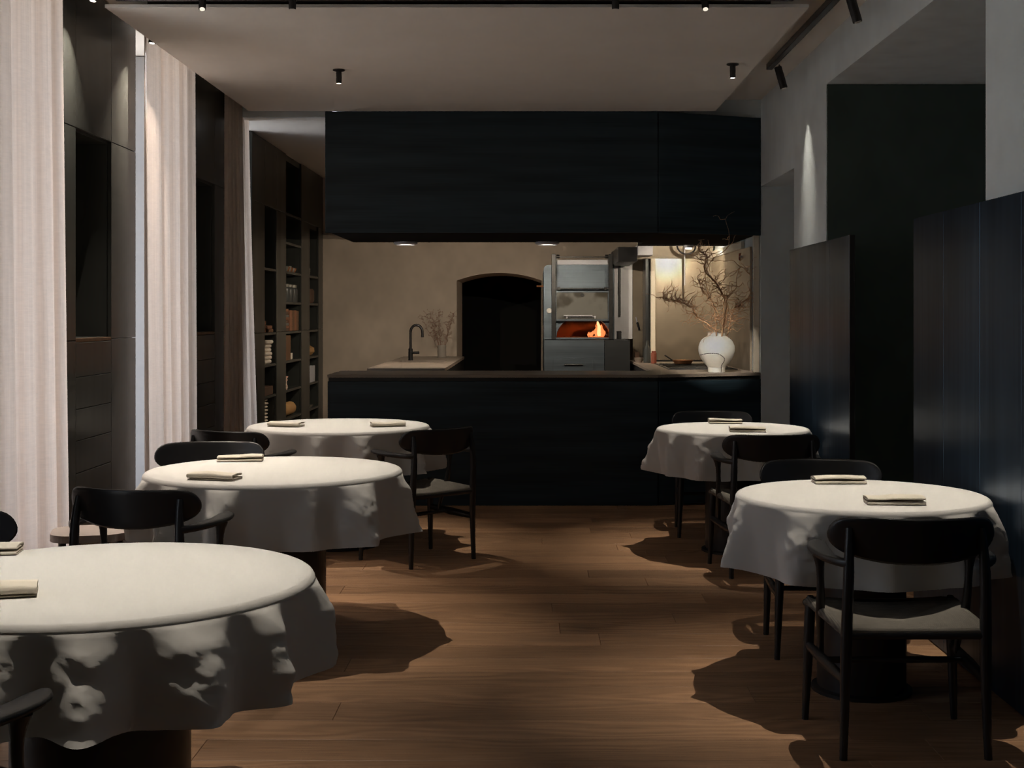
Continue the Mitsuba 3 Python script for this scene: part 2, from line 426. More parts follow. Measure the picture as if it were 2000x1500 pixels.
# ------------------------------------------------------------------ curtains
def curtain(y0, y1, nf, amp, seed, label, zt=3.05, lean=(0.0, 0.0), xc=-2.172):
    r = random.Random(seed)
    nu, nz = 260, 40
    us = np.linspace(0, 1, nu)
    ph = np.cumsum([0] + [r.uniform(0.6, 1.5) for _ in range(nf)]); ph = ph / ph[-1]
    fold = np.interp(us, ph, np.arange(nf + 1)) * PI
    ampv = np.interp(us, np.linspace(0, 1, nf), [r.uniform(0.55, 1.0) for _ in range(nf)])
    V, UV = [], []
    for k in range(nz):
        t = k / (nz - 1); z = zt * (1 - t) + 0.012 * t
        a0, a1 = y0 + lean[0] * t ** 1.3, y1 + lean[1] * t ** 1.3
        drift = 0.25 * t * np.sin(us * 9 + seed) + 0.5 * t * (meshkit.noise(np.c_[us * 5, us * 0 + t * 1.2, us * 0 + seed]) - 0.5)
        f = fold + drift * 1.2
        w = amp * ampv * (0.7 + 0.4 * t)
        yy = a0 + (a1 - a0) * us + 0.35 * w * np.sin(2 * f)
        xx = xc + w * np.cos(f) * 0.9
        V.append(np.c_[xx, yy, np.full(nu, z)]); UV.append(np.c_[us * (y1 - y0) * 1.6, np.full(nu, z)])
    V, UV = np.vstack(V), np.vstack(UV)
    i, j = np.meshgrid(np.arange(nz - 1), np.arange(nu - 1), indexing='ij')
    q = np.stack([i * nu + j, (i + 1) * nu + j, (i + 1) * nu + j + 1, i * nu + j + 1], -1).reshape(-1, 4)
    m = trimesh.Trimesh(V, np.vstack([q[:, [0, 1, 2]], q[:, [0, 2, 3]]]), process=False)
    one('curtain', m, 'm_curtain', label, 'curtain', 'linen curtains along the window wall', smooth=True, uv=UV)


curtain(5.0, 6.22, 11, 0.05, 1, 'off-white linen curtain nearest the viewer at the left edge', lean=(0, 0.10))
curtain(7.41, 8.62, 11, 0.045, 2, 'off-white linen curtain in the middle, behind the second table', lean=(0.06, 0.02))
curtain(9.44, 10.12, 12, 0.036, 3, 'off-white linen curtain farthest away, beside the shelving', lean=(0.0, 0.36))

# ------------------------------------------------------------------ wall panels (screens of blued steel boards)
def screen(edges, ztop, label):
    s = thing('wall_screen', label, 'screen', 'blued steel screens along the right wall')
    part(s, 'backing', bx(1.743, 1.760, edges[0] + 0.01, edges[-1] - 0.01, 0.01, ztop - 0.01), 'm_black_metal')
    for a, b in zip(edges, edges[1:]):
        part(s, 'board', bx(1.731, 1.744, a + 0.0008, b - 0.0008, 0.005, ztop, 0.0012), 'm_blued_steel')
    part(s, 'edge_strip', bx(1.731, 1.760, edges[0] - 0.010, edges[0] + 0.0, 0.005, ztop, 0.001), 'm_black_metal')


screen([7.26, 7.75, 8.20, 8.60, 8.94], 1.856, 'tall dark blued steel screen behind the far right table')
screen([2.95, 3.40, 3.85, 4.28, 4.71, 5.147, 5.60, 6.04][::1], 1.856, 'tall dark blued steel screen beside the near right table')

# ------------------------------------------------------------------ hood and counter
h = thing('kitchen_hood', 'long dark steel extraction hood hanging over the kitchen counter', 'hood')
foot = [(-1.536, 9.915), (0.937, 9.915), (1.758, 10.255), (1.758, 12.1), (0.96, 12.1), (0.96, 11.47), (-1.536, 11.47)]
part(h, 'body', extr(Polygon(foot), 0.88, 'z', 2.045), 'm_matte_black')
part(h, 'front_panel', bx(-1.538, 0.936, 9.90, 9.914, 2.03, 2.934, 0.0015), 'm_hood_steel')
ang = math.atan2(10.24 - 9.90, 1.762 - 0.937); Lr = math.hypot(0.82, 0.34)
mm = bx(0.001, Lr - 0.004, -0.013, 0.0, 2.03, 2.934, 0.0015)
mm.apply_transform(trimesh.transformations.rotation_matrix(ang, (0, 0, 1)) ); mm.apply_translation((0.938, 9.914, 0))
part(h, 'angled_panel', mm, 'm_hood_steel')
co = thing('kitchen_counter', 'long dark steel front counter with thin stone top before the kitchen', 'counter')
cf = [(-1.518, 9.93), (0.93, 9.93), (1.755, 10.275), (1.755, 10.62), (0.95, 10.62), (-1.518, 10.62)]
part(co, 'worktop', extr(Polygon([(-1.522, 9.90), (0.937, 9.90), (1.758, 10.243), (1.758, 10.62), (-1.522, 10.62)]), 0.022, 'z', 0.953), 'm_stone_top', label='thin brown stone worktop')
part(co, 'body', extr(Polygon(cf), 0.953, 'z', 0.0), 'm_black_metal')
part(co, 'front_panel', bx(-1.520, 0.936, 9.905, 9.929, 0.0, 0.925, 0.002), 'm_hood_steel')
mm = bx(0.001, Lr - 0.006, -0.022, 0.0, 0.0, 0.925, 0.002)
mm.apply_transform(trimesh.transformations.rotation_matrix(ang, (0, 0, 1))); mm.apply_translation((0.938, 9.930, 0))
part(co, 'angled_panel', mm, 'm_hood_steel')

# sink counter on the left, cooking counter on the right
sk = thing('sink_counter', 'stone topped sink counter against the plaster wall, left of the arch', 'counter')
top = cut(bx(-1.375, -0.726, 11.1, YF - 0.002, 0.945, 0.975, 0.002), bx(-1.27, -0.83, 12.5, 13.0, 0.9, 1.0))
part(sk, 'worktop', top, 'm_stone_top')
part(sk, 'body', cut(bx(-1.365, -0.736, 11.12, YF - 0.002, 0, 0.945), bx(-1.28, -0.82, 12.49, 13.01, 0.72, 1.0)), 'm_black_metal')
part(sk, 'basin', cut(bx(-1.278, -0.822, 12.492, 13.008, 0.725, 0.944), bx(-1.265, -0.835, 12.505, 12.995, 0.74, 1.0)), 'm_oven_dark', label='sunken dark basin')
fa = thing('faucet', 'black gooseneck faucet on the sink counter', 'faucet')
fx, fy = -1.19, 13.05
part(fa, 'base', cyl((fx, fy, 0.975), 0.022, 0.115, 20, 0.002), 'm_black_metal', 40)
pts = [(fx, fy, 1.08), (fx, fy, 1.25)] + [(fx + 0.058 - 0.058 * math.cos(t), fy - 0.005, 1.25 + 0.07 * math.sin(t)) for t in np.linspace(0.15, PI, 16)] + [(fx + 0.118, fy - 0.005, 1.20)]
part(fa, 'spout', tube(pts, 0.0125, 12), 'm_black_metal', 50)
part(fa, 'lever', tube([(fx + 0.01, fy - 0.01, 1.05), (fx + 0.085, fy - 0.02, 1.05)], 0.012, 12), 'm_black_metal', 50)
pt = thing('plant_pot', 'small ribbed stoneware cup holding dried twigs, beside the arch', 'pot')
ppx, ppy = (863 - 1039) * 13.9 / 2600, 13.9
part(pt, 'cup', lathe([(0, 0.975), (0.042, 0.975), (0.045, 0.98), (0.044, 1.10), (0.041, 1.105), (0.038, 1.10), (0.038, 1.0), (0, 1.0)], (ppx, ppy, 0), 28), 'm_pot', 40)
dp = thing('dried_twigs', 'bunch of dried berry twigs standing in the stoneware cup', 'dried plant')
r = random.Random(11)
for s in range(9):
    a = r.uniform(0, 2 * PI); sp = r.uniform(0.02, 0.13)
    p = np.array([ppx + 0.012 * math.cos(a), ppy + 0.012 * math.sin(a), 1.02])
    line = [p.copy()]; d = np.array([math.cos(a) * sp * 1.8, math.sin(a) * sp * 0.8, 0.36])
    for k in range(9):
        p = p + d / 9 * 1.05 + np.array([r.uniform(-.012, .012), r.uniform(-.01, .01), r.uniform(-.006, .01)])
        line.append(p.copy())
    part(dp, 'stem', tube(line, np.linspace(0.0028, 0.0012, len(line)), 5), 'm_twig_dry')
    tw = []
    for q in line[3:]:
        for _ in range(4):
            e = q + np.array([r.uniform(-.04, .04), r.uniform(-.03, .03), r.uniform(-0.01, .05)])
            tw.append(tube([q, (q + e) / 2 + np.array([0, 0, .006]), e], 0.0010, 4))
            b = trimesh.creation.icosphere(1, 0.0042); b.apply_translation(e); tw.append(b)
    part(dp, 'berries', cat(tw), 'm_twig_dry', kind='stuff')

ck = thing('cooking_counter', 'stone topped cooking counter running back beneath the steel splashback', 'counter')
part(ck, 'worktop', bx(0.968, 1.758, 10.622, 13.3, 0.945, 0.968, 0.002), 'm_stone_top')
part(ck, 'body', bx(0.978, 1.758, 10.625, 13.3, 0, 0.945), 'm_black_metal')
part(ck, 'hob_plate', bx(1.13, 1.70, 11.0, 12.3, 0.968, 0.973, 0.001), 'm_oven_dark', label='dark hob plate let into the worktop')
for i in range(4):
    part(ck, 'hob_bar', bx(1.15, 1.68, 11.1 + i * 0.3, 11.12 + i * 0.3, 0.973, 0.980), 'm_black_metal')
sp = thing('splashback', 'smudged stainless splashback behind the branch vase', 'splashback')
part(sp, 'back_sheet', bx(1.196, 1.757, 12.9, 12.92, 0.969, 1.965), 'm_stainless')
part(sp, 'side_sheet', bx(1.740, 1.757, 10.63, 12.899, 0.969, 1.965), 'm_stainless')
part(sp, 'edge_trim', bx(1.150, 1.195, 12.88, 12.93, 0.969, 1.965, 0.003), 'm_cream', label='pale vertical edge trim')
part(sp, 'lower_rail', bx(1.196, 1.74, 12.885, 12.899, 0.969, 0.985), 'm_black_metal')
one('jamb_board', bx(1.714, 1.757, 10.285, 10.325, 0.9765, 2.04, 0.002), 'm_cream', 'narrow cream upright board at the right end of the counter', 'board')
cn = thing('cooker_canopy', 'cream underside of the cooker canopy above the splashback', 'canopy')
slope = extr(Polygon([(12.9, 1.966), (12.93, 1.966), (12.93, 2.42), (12.3, 2.42), (12.3, 2.40), (12.88, 1.985)]), 0.72, 'x', 1.02)
part(cn, 'back_slope', slope, 'm_cream')
part(cn, 'side_slope', bx(1.725, 1.757, 11.0, 12.88, 1.966, 2.03, 0.003), 'm_cream')
ring = trimesh.creation.torus(0.085, 0.008, 32, 10); ring.apply_transform(trimesh.transformations.rotation_matrix(PI / 2 - 0.5, (1, 0, 0))); ring.apply_translation((1.44, 12.42, 2.06))
part(cn, 'vent_ring', ring, 'm_black_metal', 40)
one('hanging_rod', tube([(1.445, 12.60, 1.70), (1.445, 12.60, 2.14)], 0.007, 8), 'm_pale_steel', 'thin steel rod hanging from the cooker canopy', 'rod')
fd = thing('flue_duct', 'black box duct hanging above the oven, right of its frame', 'duct')
part(fd, 'box', bx(0.786, 0.962, 12.15, 13.2, 1.905, 2.04, 0.003), 'm_black_metal')
part(fd, 'collar', lathe([(0, 2.034), (0.075, 2.034), (0.08, 2.026), (0.06, 2.022), (0, 2.024)], (0.86, 12.25, 0), 28), 'm_pale_steel', 40)
one('duct_cover', bx(0.965, 1.10, 12.11, 12.6, 1.962, 2.06, 0.003), 'm_pale_steel', 'grey steel duct cover beside the cooker canopy', 'duct')

# ------------------------------------------------------------------ oven
ov = thing('wood_oven', 'steel wood fired oven with raised lifting door and burning fire', 'oven')
OX0, OX1, OY = 0.114, 0.80, 12.92
prof = Polygon([(OX0, 1.185), (OX1, 1.185), (OX1, 1.906)] + [(OX0 + 0.05 - 0.05 * math.sin(t), 1.856 + 0.05 * math.cos(t)) for t in np.linspace(0, PI / 2, 8)])
acx, aw = 0.50, 0.262
opening = [(acx - aw, 1.20), (acx + aw, 1.20)] + [(acx + aw * math.cos(t), 1.20 + 0.215 * math.sin(t)) for t in np.linspace(0.05, PI - 0.05, 20)]
part(ov, 'body', cut(extr(prof, 0.16, 'y', OY), extr(Polygon(opening), 0.5, 'y', OY - 0.1)), 'm_oven_steel')
part(ov, 'drum', extr(prof, 0.25, 'y', OY + 0.80), 'm_oven_dark')
op2 = Polygon(opening).buffer(0.03)
part(ov, 'chamber', cut(extr(prof.buffer(-0.004), 0.64, 'y', OY + 0.16), extr(Polygon(opening).buffer(0.02).intersection(sbox(-5, 1.2, 5, 5)), 0.56, 'y', OY + 0.1)), 'm_fire_brick', label='fire brick chamber behind the opening')
for xa, xb in ((0.190, 0.232), (0.744, 0.782)):
    part(ov, 'post', bx(xa, xb, OY - 0.05, OY - 0.002, 1.185, 2.01, 0.003), 'm_black_metal', label='black toothed guide post')
    teeth = [bx(xb - 0.012 if xa < 0.5 else xa - 0.012, xb + 0.012 if xa < 0.5 else xa + 0.012, OY - 0.045, OY - 0.02, 1.45 + i * 0.0125, 1.456 + i * 0.0125) for i in range(42)]
    part(ov, 'rack_teeth', cat(teeth), 'm_oven_dark', kind='stuff')
    g = trimesh.creation.cylinder(0.018, 0.03, sections=16); g.apply_transform(trimesh.transformations.rotation_matrix(PI / 2, (0, 1, 0))); g.apply_translation((xb + 0.02 if xa < .5 else xa - 0.02, OY - 0.03, 1.985))
    part(ov, 'pulley', g, 'm_black_metal', 40)
part(ov, 'cross_bar', bx(0.23, 0.745, OY - 0.04, OY - 0.025, 1.975, 1.985), 'm_black_metal')
part(ov, 'top_plate', bx(0.24, 0.74, OY + 0.005, OY + 0.35, 1.9065, 1.955, 0.003), 'm_pale_steel')
part(ov, 'lift_rod', bx(0.215, 0.775, OY - 0.055, OY - 0.045, 1.668, 1.680), 'm_black_metal')
for xx in (0.262, 0.71):
    part(ov, 'bracket', bx(xx - 0.012, xx + 0.012, OY - 0.066, OY - 0.04, 1.658, 1.69, 0.002), 'm_black_metal')
dr_ = part(ov, 'door', cut(bx(0.208, 0.758, OY - 0.045, OY - 0.012, 1.357, 1.655, 0.004), bx(0.236, 0.735, OY - 0.2, OY + 0.2, 1.378, 1.638)), 'm_oven_steel', label='raised steel framed door')
part(dr_, 'pane', bx(0.2365, 0.7345, OY - 0.035, OY - 0.02, 1.3785, 1.6375), 'm_sooty_glass', label='sooty glass pane')
part(dr_, 'handle', cat([bx(0.305, 0.585, OY - 0.085, OY - 0.05, 1.408, 1.420, 0.003), bx(0.33, 0.345, OY - 0.07, OY - 0.036, 1.385, 1.41), bx(0.60, 0.615, OY - 0.07, OY - 0.036, 1.385, 1.41), bx(0.33, 0.615, OY - 0.062, OY - 0.05, 1.398, 1.406)]), 'm_pale_steel')
kn = trimesh.creation.cylinder(0.018, 0.02, sections=18); kn.apply_transform(trimesh.transformations.rotation_matrix(PI / 2, (1, 0, 0))); kn.apply_translation((0.487, OY - 0.04, 1.612))
part(dr_, 'knob', kn, 'm_black_metal', 40)
dl = lathe([(0, 0), (0.022, 0), (0.026, 0.006), (0.022, 0.014), (0, 0.014)], (0, 0, 0), 24); dl.apply_transform(trimesh.transformations.rotation_matrix(PI / 2, (1, 0, 0))); dl.apply_translation((0.168, OY - 0.001, 1.46))
part(ov, 'thermometer', dl, 'm_dial', 40, label='round white thermometer dial')
part(ov, 'side_handle', tube([(0.112, OY + 0.1, 1.70), (0.045, OY + 0.1, 1.70)], 0.009, 8), 'm_copper', label='copper side handle')
# fire
fi = thing('oven_fire', 'small bright log fire burning at the right inside the oven', 'fire')
fr = random.Random(5)
for i in range(4):
    a = fr.uniform(-0.5, 0.5); c0 = np.array([0.655 + fr.uniform(-.03, .03), OY + 0.26 + 0.05 * i, 1.215 + 0.02 * (i % 2)])
    part(fi, 'log', tube([c0 + np.array([-0.10 * math.cos(a), -0.08 * math.sin(a), 0]), c0 + np.array([0.08 * math.cos(a), 0.08 * math.sin(a), 0.012])], [0.018, 0.02], 8), 'm_log', 40)
for i, (dx, hh, w) in enumerate(((0.655, 0.165, 0.017), (0.690, 0.115, 0.018), (0.632, 0.085, 0.015), (0.672, 0.10, 0.011), (0.590, 0.05, 0.016), (0.560, 0.035, 0.016), (0.706, 0.07, 0.015), (0.643, 0.12, 0.010), (0.612, 0.055, 0.013), (0.683, 0.075, 0.009))):
    n = 12; ts = np.linspace(0, 1, n)
    pts = np.c_[dx + 0.012 * np.sin(ts * 5 + i) * ts, np.full(n, OY + 0.16 + 0.012 * i), 1.212 + hh * ts]
    fm = tube(pts, w * np.sin(np.clip(ts * 0.82 + 0.18, 0, 1) * PI) ** 0.8 + 0.0008, 10)
    fv = fm.vertices; fv += 0.007 * (meshkit.noise(fv * 55, i)[:, None] - 0.5); fm.vertices = fv
    part(fi, 'flame', fm, 'm_dark_room', 60, emitter={'type': 'area', 'radiance': rgb(1.9, 0.85, 0.36) if i in (0, 3) else rgb(1.25, 0.30, 0.085), 'sampling_weight': 0.05})
part(fi, 'embers', cat([bx(0.55 + 0.02 * i, 0.568 + 0.02 * i, OY + 0.17 + 0.01 * (i % 3), OY + 0.2 + 0.01 * (i % 3), 1.201, 1.209 + 0.004 * (i % 2), 0.002) for i in range(8)]), 'm_log', emitter={'type': 'area', 'radiance': rgb(1.1, 0.24, 0.06), 'sampling_weight': 0.05}, kind='stuff')
scene['fire_light'] = {'type': 'point', 'position': [0.62, OY + 0.34, 1.255], 'intensity': rgb(0.17, 0.036, 0.008), 'sampling_weight': 0.4}

ob = thing('drawer_cabinet', 'steel base cabinet under the oven with one wide drawer', 'cabinet')
part(ob, 'body', bx(OX0, 0.692, 12.72, 14.0, 0.0, 1.18, 0.003), 'm_oven_steel')
dwr = part(ob, 'drawer', bx(0.20, 0.592, 12.712, 12.7195, 0.86, 1.008, 0.002), 'm_oven_steel')
part(dwr, 'handle', tube([(0.31, 12.70, 0.945), (0.485, 12.70, 0.945)], 0.007, 8), 'm_black_metal')
part(ob, 'side_cabinet', bx(0.694, 0.938, 12.72, 14.0, 0.0, 1.178, 0.003), 'm_oven_dark', label='dark right hand cabinet')
pp = thing('steel_partition', 'pale steel upright sheet with slotted rail, right of the oven', 'panel')
part(pp, 'sheet', bx(0.815, 1.006, 13.3, 13.36, 1.179, 1.96, 0.003), 'm_pale_steel')
part(pp, 'rail', bx(0.865, 0.885, 13.285, 13.299, 1.40, 1.955, 0.001), 'm_oven_dark', label='slotted dark rail')
bp = thing('kitchen_backboard', 'brown steel backboard between the pale panel and the splashback', 'panel')
part(bp, 'sheet', bx(1.008, 1.15, 13.30, 13.32, 0.969, 1.97), 'm_stainless')
part(bp, 'dark_post', bx(1.105, 1.149, 12.95, 13.29, 1.0, 1.97), 'm_oven_dark', label='dark upright post')
kf = thing('knife', 'small knife held on the brown backboard', 'knife')
part(kf, 'blade', tube([(1.050, 13.285, 1.345), (1.036, 13.285, 1.40)], 0.006, 6, 0.4), 'm_pale_steel')
part(kf, 'handle', tube([(1.073, 13.285, 1.265), (1.050, 13.285, 1.345)], 0.010, 8), 'm_black_metal')
one('oven_tin', bx(0.83, 0.875, 13.02, 13.06, 1.181, 1.262, 0.003), 'm_black_metal', 'small black tin on the oven base, before the pale panel', 'tin')
one('spice_tin', bx(0.995, 1.04, 12.9, 12.95, 0.969, 1.06, 0.003), 'm_leather', 'dark tin standing at the back of the cooking counter', 'tin')
one('salt_bowl', lathe([(0, 0), (0.03, 0), (0.045, 0.045), (0.042, 0.045), (0.027, 0.006), (0, 0.006)], (1.01, 12.6, 0.969), 24), 'm_stone_top', 'small stone bowl on the cooking counter', 'bowl', smooth=40)
bo = thing('oil_bottle', 'dark bottle with red label beside the splashback trim', 'bottle')
part(bo, 'glass', lathe([(0, 0), (0.032, 0), (0.034, 0.005), (0.034, 0.13), (0.012, 0.17), (0.012, 0.21), (0, 0.21)], (1.085, 12.55, 0.969), 20), 'm_darkjar', 40)
one('sauce_jar', cat([cyl((1.13, 12.35, 0.969), 0.026, 0.10, 20, 0.003), cyl((1.13, 12.35, 1.07), 0.02, 0.015, 20, 0.002)]), 'm_red', 'small red jar beside the dark bottle', 'jar', smooth=40)
pan = thing('frying_pan', 'copper frying pan with raised handle on the hob', 'pan')
px_, py_ = 1.36, 12.0
part(pan, 'pan_body', lathe([(0, 0.981), (0.075, 0.981), (0.095, 1.012), (0.092, 1.013), (0.072, 0.985), (0, 0.985)], (px_, py_, 0), 32), 'm_copper', 40)
part(pan, 'handle', tube(spline([(px_ - 0.085, py_ + 0.01, 1.004), (px_ - 0.12, py_ + 0.02, 1.03), (px_ - 0.16, py_ + 0.03, 1.055)], 8), [0.008] * 3 + [0.011] * 5, 8, 0.6), 'm_black_metal', 50)
# hood lights: rims visible under the hood
for i, hx in enumerate((-1.08, 0.13)):
    l = thing('hood_light', ('left' if i == 0 else 'right') + ' round steel lamp under the hood, ' + ('above the faucet' if i == 0 else 'above the oven edge'), 'lamp', 'round lamps under the hood')
    part(l, 'rim', lathe([(0, 2.044), (0.10, 2.044), (0.105, 2.03), (0.085, 2.018), (0.07, 2.022), (0, 2.03)], (hx, 11.38, 0), 32), 'm_pale_steel', 40)
    part(l, 'bulb', lathe([(0, 2.0215), (0.05, 2.0215), (0.05, 2.024), (0, 2.024)], (hx, 11.38, 0), 20), 'm_dial', emitter={'type': 'area', 'radiance': rgb(1.6, 1.4, 1.1), 'sampling_weight': 0.0})
    spot(f'hood_spot_{i}', (hx, 11.38, 2.012), (hx + 0.1, 12.5, 1.0), 4.6, 85, 30, (1, .84, .64))
l = thing('canopy_lamp', 'small lamp under the hood lighting the cooking counter', 'lamp')
part(l, 'rim', cyl((1.40, 11.9, 2.02), 0.045, 0.024, 24, 0.002), 'm_pale_steel', 40)
part(l, 'bulb', cyl((1.40, 11.9, 2.006), 0.03, 0.012, 20, 0.002), 'm_dial', emitter={'type': 'area', 'radiance': rgb(3, 2.5, 1.8), 'sampling_weight': 0.0})
spot('canopy_spot', (1.40, 11.93, 1.99), (1.42, 12.95, 1.72), 2.1, 78, 45, (1, .82, .60))
vl = thing('valve', 'small steel valve on the right hand splashback near the hood', 'valve')
part(vl, 'stem', tube([(1.739, 11.0, 1.90), (1.715, 11.0, 1.90)], 0.01, 10), 'm_pale_steel')
part(vl, 'wheel', tube([(1.716, 11.0, 1.87), (1.716, 11.0, 1.93)], 0.008, 8), 'm_red')

# ------------------------------------------------------------------ spot lamps
def spotlamp(p, tilt, label, group, L=0.115, r=0.0175, name='spot_lamp', lit=None, plate=None, hang=0.0):
    """p: the centre of the lens; tilt: direction in which the lamp points."""
    k = thing(name, label, 'lamp', group)
    d = np.array(tilt, float); d /= np.linalg.norm(d)
    p = np.array(p, float)
    m = tube([p, p + d * 0.004 * -1, p - d * (L - .003), p - d * L], [r * 0.96, r, r, r * .9], 20)
    part(k, 'barrel', m, 'm_black_metal', 40)
    q = p - d * L
    if plate is not None:
        part(k, 'ceiling_plate', cyl((p[0], p[1], plate - 0.008), 0.037, 0.0075, 28, 0.001), 'm_black_metal', 40)
    if hang > 0:
        part(k, 'hinge', tube([p - d * L * 0.75, p - d * L * 0.75 + np.array([0, 0, hang])], 0.006, 8), 'm_black_metal')
    lens = trimesh.creation.cylinder(r * 0.74, 0.002, sections=20)
    lens.apply_transform(trimesh.geometry.align_vectors((0, 0, 1), d)); lens.apply_translation(p + d * 0.0012)
    if lit: part(k, 'lens', lens, 'm_dial', emitter={'type': 'area', 'radiance': rgb(*lit), 'sampling_weight': 0.0}, label='glowing lens')
    else: part(k, 'lens', lens, 'm_dial')
    return p + d * 0.004


TABLES = [(-1.116, 3.453, 0.548), (-1.134, 5.862, 0.562), (-1.192, 8.22, 0.56), (1.250, 5.053, 0.474), (1.211, 8.03, 0.46)]
tl = ['black downlight above the nearest left table', 'black downlight above the middle left table', 'left black downlight on the lowered ceiling panel, above the far left table',
      'black downlight above the near right table', 'right black downlight on the lowered ceiling panel, above the far right table']
for i, (tx, ty, tr) in enumerate(TABLES):
    inside = ty > 7
    z = 2.935 if inside else CEIL
    e = spotlamp((tx, ty, z - 0.085 if inside else 2.86), (0, 0, -1), tl[i], 'downlights above the tables', L=0.078 if inside else 0.21, plate=z, name='downlight', lit=(9, 7.8, 6))
    spot(f'table_spot_{i}', e, (tx, ty, 0), LAMP, 26, 11, weight=3)
# black track across the room just before the lowered panel, with four lamps
tk = one('lamp_track', bx(-2.02, 1.27, 6.44, 6.475, 2.945, CEIL - 0.001, 0.002), 'm_black_metal', 'long black lamp track running across the room at the ceiling panel edge', 'lamp track')
for px, lbl, tilt, lit in ((395, 'leftmost black spot lamp on the cross track, tilted forward', (0.12, -0.55, -1), (0.9, .8, .65)), (571, 'second black spot lamp from the left on the cross track', (0, 0, -1), None),
                          (1202, 'third black spot lamp from the left on the cross track', (0, 0, -1), None), (1378, 'rightmost black spot lamp on the cross track, tilted forward', (0, -0.5, -1), (0.9, .8, .65))):
    e = spotlamp(((px - 1039) * 6.42 / 2600, 6.42, 2.895), tilt, lbl, 'spot lamps on the cross track', lit=lit, L=0.12, hang=0.04)
    if px == 1202: spot('vase_spot', e, (1.34, 10.2, 1.20), 84.0, 5.2, 3.2, weight=1.0)
# left slot lamps washing the curtains
for yy, lbl in ((6.42, 'black spot lamp in the left ceiling slot, above the gap after the nearest curtain'), (7.42, 'black spot lamp in the left ceiling slot, at the left edge of the middle curtain')):
    e = spotlamp((-2.118, yy, 2.935), (-0.10, -0.12, -1), lbl, 'curtain lamps in the left ceiling slot', L=0.11, r=0.02, hang=0.06, lit=(2.2, 2, 1.7))
    spot(f'slot_spot_{yy:.0f}', e, (-2.22, yy - 0.22, 1.2), 13.0, 40, 8, (1, .84, .70))
# right track
rt = one('lamp_track', bx(1.545, 1.585, 3.2, 8.78, 3.035, CEIL - 0.001, 0.002), 'm_black_metal', 'black lamp track on the ceiling along the right wall', 'lamp track')
for yy, lbl in ((8.55, 'far black spot lamp on the right hand track, tilted to the wall'), (6.62, 'near black spot lamp on the right hand track, cut by the top edge')):
    e = spotlamp((1.615, yy - 0.02, 2.872), (0.27, -0.1, -1), lbl, 'spot lamps on the right hand track', L=0.145, r=0.024, hang=0.05)
    spot(f'right_spot_{yy:.0f}', e, (1.80, yy - 0.10, 1.9), 2.2 if yy > 8 else 1.4, 22, 3)

# ------------------------------------------------------------------ chairs
def lerp3(a, b, n): return np.linspace(np.array(a, float), np.array(b, float), n)


